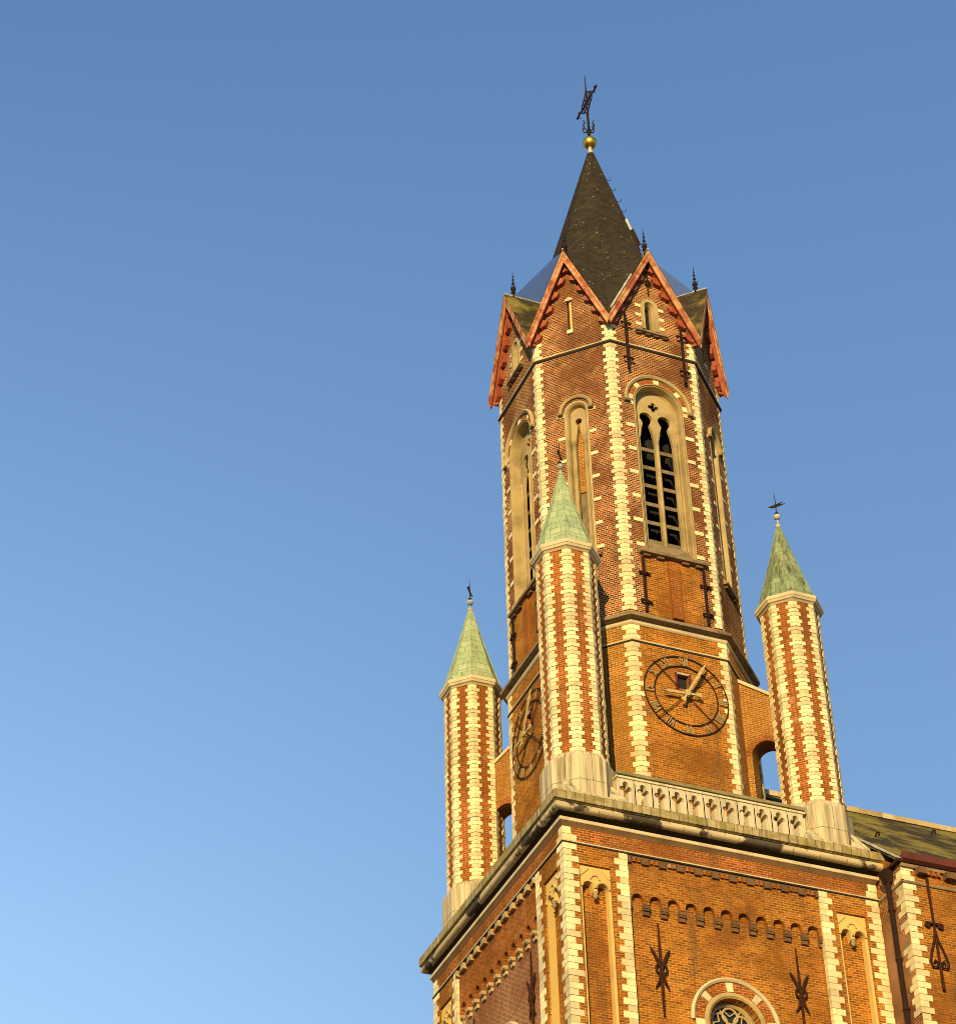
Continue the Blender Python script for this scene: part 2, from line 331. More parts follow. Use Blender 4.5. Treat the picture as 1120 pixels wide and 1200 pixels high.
for F,nm,bk in ((FRONT,'front','brick'),(LEFT,'left','brick_dark')):
    # recessed field with round window
    fb=MB(); zc=-6.24
    plate(fb,F,[(-CW,-13),(CW,-13),(CW,-1.5),(-CW,-1.5)],[arc(0.05,zc,.8,0,360,32)[:-1]],4.89,4.4,bk,back=False)
    fw=fb.build('recessed_brick_field',T)
    # Lombard band
    lb=MB(); n=11; w=2*CW/n; pts=[(-CW,-3.02)]
    for i in range(n):
        c=-CW+w*(i+.5); pts+= [(c-.19,-3.02)]+arc(c,-2.9,.19,180,0,8)+[(c+.19,-3.02)]
    pts+=[(CW,-3.02),(CW,-1.49),(-CW,-1.49)]
    extr(lb,F,pts,4.83,5.04,'brick_hot' if nm=='left' else 'brick')
    lo=lb.build('corbel_arcade',T)
    cb=None
    for i in range(n+1):
        c=-CW+w*i; x0=max(c-.1,-CW+.01); x1=min(c+.1,CW-.01)
        m=MB(); box(m,F,x0,x1,-3.14,-3.03,4.83,5.04,'stone_w' if nm=='left' else 'dark_stone'); box(m,F,x0,x1,-3.20,-3.145,4.83,5.02,'dark_stone'); box(m,F,x0,x1,-3.32,-3.205,4.83,4.97,'stone_w' if nm=='left' else 'dark_stone')
        m.build('corbel',lo)
    db=MB()
    box(db,F,-CW,CW,-1.565,-1.495,5.04,5.085,'dark_stone'); db.build('dentil_course',T)
    for i in range(n+1):
        c=-CW+w*i; x0=max(c-.11,-CW+.01); x1=min(c+.11,CW-.01); m=MB()
        box(m,F,x0,x1,-1.76,-1.57,5.035,5.18 if nm=='left' else 5.12,'stone_w' if nm=='left' else 'dark_stone'); m.build('cornice_block',lo)
        if i<n:
            m=MB()
            for k in (0,1): box(m,F,c+.17+k*.15,c+.27+k*.15,-1.70,-1.575,5.035,5.11,'brick_hot')
            m.build('brick_dentil',lo)
    # inner quoin strips flanking the field
    for sg in (-1,1):
        q=MB(); nb=58; h=.2; z=z_s-.04
        for i in range(nb):
            wd=(.41 if i%2 else .27)*random.uniform(.95,1.05); a,b=sorted((sg*(CW-.004),sg*(CW+wd)))
            box(q,F,a,b,z-h*(i+1)+.006,z-h*i-.006,4.95,BW+.012*random.uniform(.6,1.4),'stone')
        q.build('quoin_strip',T)
        # blind panel: trefoil headed stone frame
        p0,p1=sorted((sg*3.64,sg*4.62)); pc=(p0+p1)/2; d0,d1=4.82,5.03
        m=MB(); hw=(p1-p0)/2-.002; iw=hw-.085
        cz=-2.80; rr=(iw)/2-.02
        sh=[(pc-iw,-12.5),(pc-iw,cz)]+arc(pc-iw+rr,cz,rr,180,60,7)+[(pc-.07,-2.78),(pc-.05,-2.95),(pc+.05,-2.95),(pc+.07,-2.78)]+arc(pc+iw-rr,cz,rr,120,0,7)+[(pc+iw,-12.5)]
        outer=[(pc-hw,-12.49),(pc-hw,-2.105),(pc+hw,-2.105),(pc+hw,-12.5)]
        extr(m,F,outer+sh[::-1],d0,d1,'stone_y')
        po=m.build('blind_panel_frame',T)
        t=MB()
        moulding(t,F,pc-iw+rr,cz,0,[(rr-.01,d1),(rr+.06,d1),(rr+.05,d1+.05),(rr,d1+.05)],'stone_y',12)
        moulding(t,F,pc+iw-rr,cz,0,[(rr-.01,d1),(rr+.06,d1),(rr+.05,d1+.05),(rr,d1+.05)],'stone_y',12)
        moulding(t,F,pc,-2.52,0,[(.12,d1),(.17,d1),(.16,d1+.04),(.12,d1+.04)],'stone_y',12)
        tube(t,[F(pc-hw+.03,-2.45,d1+.01),F(pc-.2,-2.2,d1+.01)],.025,'stone_y'); tube(t,[F(pc+hw-.03,-2.45,d1+.01),F(pc+.2,-2.2,d1+.01)],.025,'stone_y')
        t.build('tracery',po)
        t=MB()
        lathe(t,(0,0),[(.02,0),(.06,.04),(.09,.09),(.05,.12),(.10,.20),(.09,.22)],'stone_w',10)
        for v in t.v: v[:]=F(pc,-3.12,d1-.02)+Vector(v)
        t.build('pendant',po)
    # round window
    wh=MB(); moulding(wh,F,0.05,zc,.06,[(1.27,BW-.28),(1.40,BW-.28),(1.41,BW-.16),(1.35,BW-.11),(1.29,BW-.16)],'mould',30)
    wo=wh.build('round_window',T)
    v=MB()
    for i in range(32):
        a0,a1=360*i/32,360*(i+1)/32; st=(i%4==0)
        pl=arc(0.05,zc,1.265,a0+.3,a1-.3,2)+arc(0.05,zc,.99,a1-.3,a0+.3,2)
        extr(v,F,pl,4.85,4.905+(.01 if st else 0),'stone' if st else 'brick_hot')
    v.build('voussoir_ring',wo)
    v=MB(); n=40
    for prof,mm in (([(.80,4.5),(.80,4.86),(.86,4.92),(.95,4.92),(.985,4.88),(.985,4.82)],'stone_w'),([(.66,4.45),(.66,4.6),(.70,4.66),(.75,4.62),(.80,4.6),(.80,4.45)],'stone_w')):
        rings=[[F(.05+r*math.cos(2*PI*i/n),zc+r*math.sin(2*PI*i/n),d) for r,d in prof] for i in range(n)]
        k=len(prof); v.mesh([p for g_ in rings for p in g_],[(i*k+j,i*k+(j+1)%k,((i+1)%n)*k+(j+1)%k,((i+1)%n)*k+j) for i in range(n) for j in range(k)],mm)
    v.build('window_surround',wo)
    v=MB()
    for i in range(6):
        a=R(90+60*i); cx=.05+.4*math.cos(a); cz=zc+.4*math.sin(a)
        tube(v,[F(cx+.24*math.cos(2*PI*k/16),cz+.24*math.sin(2*PI*k/16),4.56) for k in range(16)],.035,'stone_w',6,True)
        tube(v,[F(.05+.14*math.cos(a+.52),zc+.14*math.sin(a+.52),4.56),F(.05+.68*math.cos(a+.52),zc+.68*math.sin(a+.52),4.56)],.03,'stone_w')
        for sg in (-1,1): tube(v,[F(cx,cz,4.55),F(cx+.22*math.cos(a+sg*.9),cz+.22*math.sin(a+sg*.9),4.55)],.022,'stone_w')
    tube(v,[F(.05+.14*math.cos(2*PI*k/16),zc+.14*math.sin(2*PI*k/16),4.56) for k in range(16)],.04,'stone_w',6,True)
    v.build('rose_tracery',wo)
    v=MB(); extr(v,F,arc(.05,zc,.72,0,360,32)[:-1],4.46,4.5,'glass'); v.build('pane',wo)
for (cx,cy,pa,pb) in ((-BW,-BW,-90,0),(BW,-BW,0,90),(-BW,BW,180,-90)):
    q=MB(); quoin(q,(cx,cy),pa,pb,-14.5,z_s-.03,.40,.44,.26); quoin(q,(cx,cy),pa,pb,z_s+.03,-.96,.40,.40,.26)
    q.build('corner_quoins',T)
for (nm,prof,mm) in (
  ('string_course',[(BW-.05,z_s-.005),(BW+.055,z_s-.005),(BW+.06,z_s+.03),(BW-.05,z_s+.04)],'mould'),
  ('string_drip',[(BW-.05,z_s-.035),(BW+.03,z_s-.035),(BW+.05,z_s-.01),(BW-.05,z_s-.006)],'blackening'),
  ('cornice_moulding',[(4.8,-.815),(5.185,-.815),(5.20,-.80),(5.20,-.705),(4.8,-.705)],'mould'),
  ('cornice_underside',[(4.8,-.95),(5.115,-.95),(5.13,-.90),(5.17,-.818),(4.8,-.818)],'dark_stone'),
  ('cornice_recess',[(4.6,-.70),(4.86,-.70),(4.86,-.56),(5.24,-.548),(5.24,-.5),(4.6,-.5)],'blackening'),
  ('cornice_joint',[(5.0,-.335),(5.33,-.335),(5.33,-.298),(5.0,-.298)],'blackening'),
  ('cornice_roll',[(5.2,-.40),(5.245,-.54),(5.29,-.54)]+[(5.315+.115*math.cos(R(a)),-.425+.115*math.sin(R(a))) for a in (-75,-50,-30,-10,15,40,65,90)]+[(5.2,-.34)],'roll'),
  ('cornice_slab',[(4.3,-.295),(5.38,-.295),(5.42,-.27),(5.46,-.27),(5.46,0.0),(5.40,.03),(4.3,.06)],'slab')):
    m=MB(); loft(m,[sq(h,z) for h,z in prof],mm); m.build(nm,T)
m=MB(); m.prism(sq(4.5,-.3),sq(4.5,.03),'corn2'); m.build('platform',T)

# ---- balustrade along the front
m=MB(); F=FRONT; y=4.75
box(m,F,-3.15,3.12,.062,.22,y-.1,y+.1,'rail')
m.build('balustrade_base',T)
m=MB(); box(m,F,-3.15,3.12,1.25,1.33,y-.11,y+.12,'rail'); box(m,F,-3.15,3.12,1.334,1.44,y-.16,y+.18,'railtop'); rail=m.build('balustrade_rail',T)
n=11; w=6.2/n
for i in range(n):
    c=-3.13+w*(i+.5); m=MB(); hw=w/2-.012
    sh=[(c-.085,.24),(c+.085,.24),(c+.085,.82)]+arc(c+.115,.90,.085,-80,110,5)+arc(c,1.06,.095,-15,195,7)+arc(c-.115,.90,.085,70,260,5)+[(c-.085,.82)]
    plate(m,F,[(c-hw,.222),(c+hw,.222),(c+hw,1.248),(c-hw,1.248)],[sh],y+.08,y-.22,'rail')
    for sg in (-1,1): box(m,F,c+sg*hw-.03,c+sg*hw+.03,.225,1.1,y+.082,y+.115,'rail')
    m.build('balustrade_panel',rail)

# ---- corner turrets
def turret(loc,copper,vane_h):
    a,ae=.88,1.04; z0,z1=1.86,9.42
    body=MB(); loft(body,[octr(a,a,z0-.4),octr(a,a,z1)],'brick_hot',False)
    o=body.build('corner_turret',T,loc=(loc[0],loc[1],-GZ))
    L=(0,0,0); ph=[-90,-45,0,45,90,135,180,-135]; rg=octr(a,a,0); order=[(7,-90,-45),(0,-45,0),(1,0,45),(2,45,90),(3,90,135),(4,135,180),(5,180,225),(6,225,270)]
    for i,pa,pb in order:
        q=MB(); quoin(q,(rg[i].x,rg[i].y),pa,pb,z0+.02,z1,.291,.25,.165,e=.018); q.build('turret_quoins',o,loc=L)
    p=MB()
    loft(p,[octr(1.04,1.04,.05),octr(1.04,1.04,1.62),octr(1.0,1.0,1.72),octr(.93,.93,z0)],'plinth',False); 
    p.build('plinth',o,loc=L)
    p=MB()
    b=1.10
    p.prism(sq(b,.055),sq(b,.30),'plinth')
    for sx in (-1,1):
        for sy in (-1,1): # broach pyramids at the corners
            c=Vector((sx*b,sy*b,.302)); t=b*.42; A=Vector((sx*t,sy*b,.302)); B=Vector((sx*b,sy*t,.302)); ap=Vector((sx*.72,sy*.72,.98))
            p.mesh([c,A,B,ap],[(0,1,3),(0,3,2),(1,2,3),(0,2,1)],'plinth')
    p.build('plinth_foot',o,loc=L)
    p=MB(); loft(p,[octr(d,d,z) for d,z in ((.5,9.42),(.90,9.42),(.95,9.47),(1.0,9.49),(1.03,9.56),(1.05,9.57),(1.05,9.70),(1.0,9.74),(.5,9.76))],'mould',True); p.build('turret_cornice',o,loc=L)
    p=MB(); loft(p,[octr(.97,.97,9.735),octr(.90,.90,9.83),octr(.84,.84,10.1),octr(.40,.40,11.75),octr(.05,.05,13.2)],copper,False); sp=p.build('turret_spire',o,loc=L)
    p=MB()
    for i in range(8):
        tube(p,[octr(.97,.97,9.75)[i],octr(.84,.84,10.1)[i],octr(.40,.40,11.75)[i],octr(.05,.05,13.2)[i]],.022,copper,5)
    lathe(p,(0,0),[(.05,13.15),(.10,13.2),(.10,13.26),(.05,13.3)],'lead',8)
    p.build('spire_ridges',sp,loc=L)
    return o
t1=turret((-4,-4),'copper',0)
t2=copy_tree(t1,T); t2.location=(-4,4,-GZ)
t3=copy_tree(t1,T); t3.location=(4,-4,-GZ)
def remat(root,old,new):
    for o in bpy.data.objects:
        q=o
        while q and q!=root: q=q.parent
        if q==root and o.type=='MESH' and any(m==MT[old] for m in o.data.materials):
            o.data=o.data.copy()
            for i,m in enumerate(o.data.materials):
                if m==MT[old]: o.data.materials[i]=MT[new]
remat(t3,'copper','copper_old')
t1['label']='turret at the near corner with bright green copper cap'; t2['label']='turret at the far left corner, green copper cap'; t3['label']='turret at the right corner with streaked dark green cap'

# ---- octagonal body
D,DD=3.62,3.72; sF=DD*math.sqrt(2)-D; sD=(D-sF)/math.sqrt(2)   # face half widths
D1,DD1=3.68,3.79; sF1=DD1*math.sqrt(2)-D1; sD1=(D1-sF1)/math.sqrt(2)
ZB=8.30
m=MB()
hole_c=[(-.2,5.86),(.2,5.86),(.2,6.38),(-.2,6.38)]
for k in range(8):
    F=Fr(45*k); card=k%2==0; h=sF1 if card else sD1; d=D1 if card else DD1
    bk='brick' if card else 'brick_tan'
    plate(m,F,[(-h,0),(h,0),(h,ZB-.3),(-h,ZB-.3)],[hole_c] if k in (0,6) else [],d,d-.35,bk,back=False)
cw=m.build('clock_stage_wall',T)
m=MB()
for k in range(8):
    F=Fr(45*k); card=k%2==0; h=sF if card else sD; d=D if card else DD
    sl=(24.9-21.15)/(1.79 if card else 1.55)
    top=24.72; hz=top-sl*h
    outer=[(-h,ZB-.1),(h,ZB-.1),(h,20.3),(h,hz),(0,top),(-h,hz),(-h,20.3)]
    holes=[]
    if k in (0,6): holes=[arch_open(.03,.93,11.25,17.74), arch_open(.02,.30,21.25,22.42,10)]
    if k in (7,1): holes=[arch_open(0,.43,11.2,17.5,14)]+([[(-.1,21.3),(.06,21.3),(.06,22.75),(-.1,22.75)]] if k==7 else [[(-.1,21.3),(.06,21.3),(.06,22.75),(-.1,22.75)]])
    plate(m,F,outer,holes,d,d-.55,'brick_pat',back=False)
bwall=m.build('belfry_wall',T)
# added lining: black cores keep daylight out of the hollow body
m=MB(); loft(m,[octr(3.0,3.1,.1),octr(3.0,3.1,8.4)],'dark',False); m.build('inner_dark_core',T)
m=MB(); loft(m,[octr(2.3,2.35,8.45),octr(2.3,2.35,20.2)],'dark',False); m.build('belfry_dark_core',T)
for nm,z0,z1,pp,ww,wn,DA,DB,e in (('clock_stage_quoins',.05,7.30,.37,.29,.18,D1,DD1,.014),('clock_stage_quoins',7.42,7.98,.37,.29,.18,D1,DD1,.014),('belfry_quoins',8.62,20.17,.335,.265,.17,D,DD,.014),('gable_quoins',20.33,21.1,.335,.26,.17,D,DD,.014)):
    rg=octr(DA,DB,0)
    for i,pa,pb in ((7,-90,-45),(0,-45,0),(1,0,45),(2,45,90),(6,-135,-90)):
        q=MB(); quoin(q,(rg[i].x,rg[i].y),pa,pb,z0,z1,pp,ww,wn,e=e); q.build(nm,T)
for nm,prof,mm in (('clock_string_course',[(-.05,7.34),(.06,7.34),(.06,7.38),(-.05,7.41)],'mould'),('string_drip',[(-.05,7.30),(.03,7.30),(.045,7.337),(-.05,7.337)],'blackening'),):
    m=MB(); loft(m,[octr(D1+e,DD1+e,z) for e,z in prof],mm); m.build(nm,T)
for e_mat,pr_,nm_ in (('mould',((-.05,20.25),(.09,20.25),(.09,20.29),(.03,20.33),(-.05,20.34)),'belfry_string_course'),('blackening',((-.05,20.18),(.03,20.18),(.07,20.21),(.08,20.247),(-.05,20.247)),'string_drip')):
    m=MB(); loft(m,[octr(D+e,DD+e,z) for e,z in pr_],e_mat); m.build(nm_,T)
for nm,prof,mm in (('belfry_cornice_moulding',[(-.2,7.98),(.02,7.98),(.06,8.02),(.08,8.09),(-.2,8.09)],'mould'),('cornice_recess',[(-.2,8.093),(.06,8.093),(.06,8.14),(-.2,8.14)],'blackening'),('belfry_cornice',[(-.3,8.142),(.07,8.142),(.16,8.17),(.24,8.19),(.25,8.28),(.20,8.32),(-.02,8.52),(-.3,8.56)],'corn2')):
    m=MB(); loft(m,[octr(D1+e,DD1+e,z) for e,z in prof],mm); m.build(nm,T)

# ---- wide belfry windows
def belfry_window(F):
    c=.03; zs=17.74
    m=MB(); moulding(m,F,c,zs+.02,.12,[(1.13,D-.03),(1.27,D-.03),(1.28,D+.08),(1.22,D+.12),(1.15,D+.07)],'stone_w',26)
    for sg in (-1,1): box(m,F,c+sg*1.2-.1,c+sg*1.2+.1,zs-.2,zs-.1,D-.02,D+.14,'corn2')
    o=m.build('belfry_window',T)
    m=MB()
    for i in range(15):
        a0,a1=180*i/15,180*(i+1)/15; st=i in (0,3,7,11,14) 
        extr(m,F,arc(c,zs+.02,1.125,a0+.3,a1-.3,3)+arc(c,zs+.02,.95,a1-.3,a0+.3,3),D-.03,D+.014 if st else D+.006,'stone' if st else 'brick_hot')
    m.build('voussoirs',o)
    m=MB(); moulding(m,F,c,zs,zs-11.27,[(.93,D-.1),(.945,D+.03),(.915,D+.03),(.91,D-.04),(.885,D-.04),(.88,D+.0),(.86,D+.0),(.85,D-.03),(.845,D-.30),(.80,D-.31),(.80,D-.34),(.80,D-.5),(.93,D-.5)],'stone_w',26); m.build('frame',o)
    m=MB()
    def light(x):
        return [(x-.27,11.72),(x+.27,11.72),(x+.27,16.3),(x+.20,16.8),(x+.13,17.08)]+arc(x,17.36,.24,-42,222,12)+[(x-.13,17.08),(x-.20,16.8),(x-.27,16.3)]
    outer=[(c-.82,11.68),(c+.82,11.68)]+arc(c,zs,.82,0,180,24)
    quat=[(.02+(.10+.11*abs(math.cos(2*R(t)))**.7)*math.cos(R(t)),17.92+(.10+.11*abs(math.cos(2*R(t)))**.7)*math.sin(R(t))) for t in range(0,360,9)]
    plate(m,F,outer,[light(c-.34),light(c+.36),quat],D-.33,D-.45,'stone_w'); 
    m.build('tracery',o)
    m=MB(); zt=16.45
    lathe(m,(0,0),[(.06,11.7),(.06,16.3),(.085,16.4),(.085,16.5)],'stone_w',10)
    for v in m.v: v[:]=F(c+.01,0,D-.32)+Vector(v)
    m.build('mullion',o)
    m=MB()
    for x in (c-.70,c+.72):
        lathe(m,(0,0),[(.055,11.7),(.055,16.3),(.08,16.4),(.08,16.5)],'stone_w',8)
        for v in m.v[-32:]: v[:]=F(x,0,D-.31)+Vector(v)
    m.build('side_shafts',o)
    m=MB(); box(m,F,c-.76,c+.76,11.27,11.66,D-.45,D-.13,'corn2'); m.build('apron',o)
    for x in (c-.34,c+.36):
        for k in range(6):
            z=11.95+.80*k; q=MB()
            P=[(D-.46,z),(D-.46,z+.15),(D-.98,z+.56),(D-.98,z+.41)]
            q.prism([F(x-.32,zz,dd) for dd,zz in P],[F(x+.32,zz,dd) for dd,zz in P],'wood'); q.build('louver',o)
    m=MB()
    P=[(D-.05,10.98),(D+.20,10.98),(D+.22,11.06),(D+.20,11.10),(D-.02,11.28),(D-.05,11.28)]
    m.prism([F(c-1.2,z,d) for d,z in P],[F(c+1.22,z,d) for d,z in P],'corn2'); so_=m.build('sill',o)
    m=MB()
    for x in (-.95,-.45,.45,.95): box(m,F,c+x-.12,c+x+.12,10.88,10.978,D-.02,D+.12,'dark_stone')
    m.build('sill_bracket',so_)
    for sg in (-1,1):
        for i in range(7):
            z=11.32+1.03*i; m=MB(); x0,x1=sorted((c+sg*.955,c+sg*(1.28 if i%2 else 1.24))); box(m,F,x0,x1,z,z+.15,D-.05,D+.02,'stone'); m.build('jamb_stone',o)
    m=MB(); box(m,F,c-.17,c+.2,8.57,10.86,D-.02,D+.11,'brick_hot'); box(m,F,c-.98,c-.17,8.57,10.86,D-.02,D+.012,'brick'); box(m,F,c+.2,c+.98,8.57,10.86,D-.02,D+.012,'brick'); m.build('brick_pilaster',T)
    # gable window
    m=MB(); cz=22.42
    moulding(m,F,.02,cz,cz-21.27,[(.30,D-.08),(.34,D-.0),(.34,D+.05),(.2,D+.05),(.13,D-.12),(.13,D-.3),(.30,D-.3)],'stone_w',12); g_=m.build('gable_window',T)
    m=MB(); box(m,F,-.15,.17,21.25,22.55,D-.34,D-.31,'dark'); m.build('dark_back',g_)  # near-black panel closing the back of the opening
    m=MB(); P=[(D-.05,21.02),(D+.16,21.02),(D+.17,21.10),(D-.03,21.24)]
    m.prism([F(-.62,z,d) for d,z in P],[F(.64,z,d) for d,z in P],'corn2'); m.build('sill',g_)
    m=MB()
    for x in (-.5,-.15,.17,.52): box(m,F,x-.08,x+.08,20.95,21.018,D-.02,D+.1,'dark_stone')
    m.build('sill_bracket',g_)
    for sg in (-1,1):
        for z in (21.4,21.85,22.3):
            m=MB(); x0,x1=sorted((.02+sg*.345,.02+sg*.56)); box(m,F,x0,x1,z,z+.14,D-.05,D+.02,'stone'); m.build('jamb_stone',g_)
belfry_window(FRONT); belfry_window(LEFT)
def narrow_window(F):
    zs=17.5
    m=MB(); moulding(m,F,0,zs+.05,.06,[(.50,DD-.03),(.61,DD-.03),(.62,DD+.08),(.57,DD+.13),(.50,DD+.07)],'stone_w',18)
    for sg in (-1,1): box(m,F,sg*.56-.09,sg*.56+.09,zs-.1,zs,DD-.02,DD+.15,'corn2')
    o=m.build('narrow_window',T)
    m=MB(); moulding(m,F,0,zs,zs-11.22,[(.43,DD-.1),(.44,DD+.02),(.37,DD+.02),(.32,DD-.05),(.28,DD-.28),(.28,DD-.42),(.43,DD-.42)],'stone_w',16); m.build('frame',o)
    m=MB(); L=[(-.14,11.6),(.14,11.6),(.14,16.2),(.07,16.75),(.04,17.0)]+arc(0,17.2,.12,-40,220,10)+[(-.04,17.0),(-.07,16.75),(-.14,16.2)]
    plate(m,F,[(-.285,11.22),(.285,11.22)]+arc(0,zs,.285,0,180,16),[L],DD-.2,DD-.34,'stone_w'); m.build('tracery',o)
    m=MB()
    for x in (-.2,.2):
        k=len(m.v); lathe(m,(0,0),[(.05,11.3),(.05,16.1),(.08,16.2),(.08,16.3)],'stone_w',8)
        for v in m.v[k:]: v[:]=F(x,0,DD-.19)+Vector(v)
    m.build('side_shafts',o)
    m=MB(); box(m,F,-.27,.27,14.2,17.4,DD-.5,DD-.40,'brick_tan'); box(m,F,-.27,.27,11.3,14.19,DD-.54,DD-.44,'wood'); m.build('brick_infill',o)
    m=MB(); P=[(DD-.05,11.0),(DD+.15,11.0),(DD+.16,11.08),(DD-.02,11.2)]
    m.prism([F(-.6,z,d) for d,z in P],[F(.6,z,d) for d,z in P],'corn2'); m.build('sill',o)
    m=MB()
    for x in (-.4,0,.4): box(m,F,x-.1,x+.1,10.9,10.998,DD-.02,DD+.1,'dark_stone')
    m.build('sill_bracket',o)
    for sg in (-1,1):
        for i in range(7):
            z=11.35+1.0*i; m=MB(); x0,x1=sorted((sg*.445,sg*.70)); box(m,F,x0,x1,z,z+.13,DD-.05,DD+.02,'stone'); m.build('jamb_stone',o)
    m=MB(); box(m,F,-.04,.06,21.3,22.72,DD-.2,DD-.06,'stone_y'); g_=m.build('gable_slit',T)
    m=MB(); extr(m,F,arc(-.02,22.72,.16,0,180,8),DD-.02,DD+.04,'mould'); m.build('slit_hood',g_)
    m=MB(); box(m,F,-.13,.09,21.12,21.28,DD-.05,DD+.07,'stone'); m.build('sill',g_)
narrow_window(DIAG); narrow_window(RDIAG)

# ---- gables
OV=3.98; OVD=4.08; hwF=OVD*math.sqrt(2)-OV; hwD=(OV-hwF)/math.sqrt(2)
for k in range(8):
    F=Fr(45*k); card=k%2==0; D0=D if card else DD; O=OV if card else OVD; hw=hwF if card else hwD; sl=3.75/hw
    q=math.sqrt(1+sl*sl)
    vis=k in (0,1,6,7)
    m=MB()
    def V(off,perp): return off-perp*q    # apex height of a line dropped by perp
    def chev(mb,t0,t1,s1a,s1b,d0,d1,mat):
        a0,a1=24.93-t0*q,24.93-t1*q
        for sg in (-1,1):
            P=[(0,a0),(sg*s1a,a0-sl*s1a),(sg*s1b,a1-sl*s1b),(0,a1)]
            extr(mb,F,P,d0,d1,mat)
    chev(m,.0,.075,hw+.03,hw+.0,O-.06,O+.03,'barge'); chev(m,.077,.22,hw-.0,hw-.08,O-.05,O,'barge')
    b=m.build('barge_board',T)
    m=MB(); chev(m,.09,.14,hw-.02,hw-.05,D0+.002,O-.052,'red'); m.build('soffit',b)
    if vis:
        n=6
        for sg in (-1,1):
            for i in range(n):
                t=.16+.80*i/(n-1) if i else .17; s=hw*t; 
                u=Vector((sg,-sl)).normalized(); nn=Vector((-sg*sl,-1)).normalized() # inward/down
                if sg<0: nn=Vector((sl,-1)).normalized()
                base_=Vector((sg*s,24.93-sl*s))+nn*.145
                P=[base_-u*.19,base_+u*.19,base_+u*.17+nn*.10,base_+u*.02+nn*.24,base_-u*.17+nn*.24]
                mm=MB(); extr(mm,F,[tuple(p) for p in P],D0-.01,D0+.17,'red'); mm.build('bracket',b)
# ---- roof and spire
m=MB()
zr=24.96
Pg=[];Pf=[];Pk=[];Pv=[];Pa=[]
for k in range(8):
    F=Fr(45*k); card=k%2==0; O=(OV if card else OVD)+.04
    Pg.append(F(0,zr,O)); Pf.append(F(0,zr+.05,3.55)); Pk.append(F(0,27.5,1.93))
    a=R(45*k+22.5); dv=Vector((math.sin(a),-math.cos(a),0))
    rv=(Vector((hwF,-OV,0)).length)+.02
    av=math.atan2(hwF,OV) if card else PI/4-math.atan2(hwF,OV)
    a2=R(45*k)+av; Pv.append(Vector((math.sin(a2)*rv,-math.cos(a2)*rv,21.2))); Pa.append(dv*2.02+Vector((0,0,27.2)))
roof=MB(); mossy=MB(); blue=MB()
for k in range(8):
    j=(k+1)%8
    for a in (k,j):
        blu=(k==6 and a==6) or (k==0 and a==1)
        F2=Fr(45*a)(0,zr,2.35)
        if k in (0,6):
            roof.poly([Pg[a],F2,Pv[k]],'slate_moss'); roof.poly([Pf[a],Pk[a],Pa[k],F2],'slate_sky_tint' if blu else 'slate'); roof.poly([F2,Pa[k],Pv[k]],'slate')
        else:
            roof.poly([Pg[a],Pf[a],Pv[k]],'slate'); roof.poly([Pf[a],Pk[a],Pa[k],Pv[k]],'slate')
ro=roof.build('gable_roofs',T,normals=True)
m=MB()
rg=lambda r,z:[Vector((math.sin(R(45*k-22.5))*r,-math.cos(R(45*k-22.5))*r,z)) for k in range(8)]
loft(m,[rg(2.25,26.4),rg(.10,34.1)],'slate',False); sp=m.build('spire',T)
m=MB()
for k in range(8): tube(m,[rg(2.03,27.2)[k],rg(.11,34.1)[k]],.012,'slate',4)
m.build('spire_arris',sp)
for k in range(8):
    m=MB(); tube(m,[Pg[k]+Vector((0,0,.02)),Fr(45*k)(0,zr+.02,2.4)],.035,'lead',5); tube(m,[Pf[k],Pk[k]],.02,'slate_sky_tint' if k in (1,6) else 'slate',4); m.build('ridge_flashing',ro)
m=MB()  # lead patches in the valley behind the front gable
F=FRONT
nv_=9; Q0=Pg[0].lerp(Pv[7],.42); Q1=Pg[0].lerp(Pv[7],.93); inn=(Pf[0]-Pg[0]); bot=[];top=[]
for i in range(nv_+1):
    p=Q0.lerp(Q1,i/nv_)+Vector((0,0,.03)); wd=(.10,.20,.13,.24,.12,.22,.16,.26,.2,.12)[i]
    bot.append((p,p+inn*wd+Vector((0,0,.02)))); 
for i in range(nv_):
    (a,b),(c,d)=bot[i],bot[i+1]; up=Vector((-.03,0,.07)); m.prism([a,b,d,c],[a+up,b+up,d+up,c+up],'lead')
m.build('valley_flashing',ro)
m=MB(); lathe(m,(0,0),[(.13,34.0),(.12,34.1),(.08,34.2),(.07,34.42)],'lead',12); m.build('lead_cap',sp)
m=MB(); lathe(m,(0,0),[(.02,34.36)]+[(  .29*math.sin(PI*i/16),34.66-.29*math.cos(PI*i/16)) for i in range(2,15)]+[(.03,34.96)],'gold',24); m.build('gilded_ball',sp,smooth=True)
# roof ladder hooks and hatch on the right side of the spire
arr=lambda z:Vector((math.sin(R(24)),-math.cos(R(24)),0))*(.10+(34.1-z)*.279)
for z in (31.9,31.2,30.4,29.7):
    p=arr(z)+Vector((0,0,z)); o_=Vector((math.sin(R(50)),-math.cos(R(50)),0)); m=MB()
    tube(m,[p+Vector((0,0,.12)),p+o_*.09+Vector((0,0,.02)),p+o_*.17+Vector((0,0,.06)),p+o_*.17+Vector((0,0,.17))],.013,'iron',5); m.build('roof_hook',sp)
F=Fr(50); m=MB(); 
P=[(1.24,29.25),(1.38,29.32),(1.66,28.25),(1.50,28.2)]
m.prism([F(-.62,z,d) for d,z in P],[F(-.1,z,d) for d,z in P],'lead'); hb=m.build('spire_hatch',sp)
m=MB(); P=[(1.42,28.6),(1.60,28.66),(1.84,27.75),(1.66,27.7)]; m.prism([F(-.66,z,d) for d,z in P],[F(-.62,z,d) for d,z in P],'iron'); m.build('hatch_side',hb)
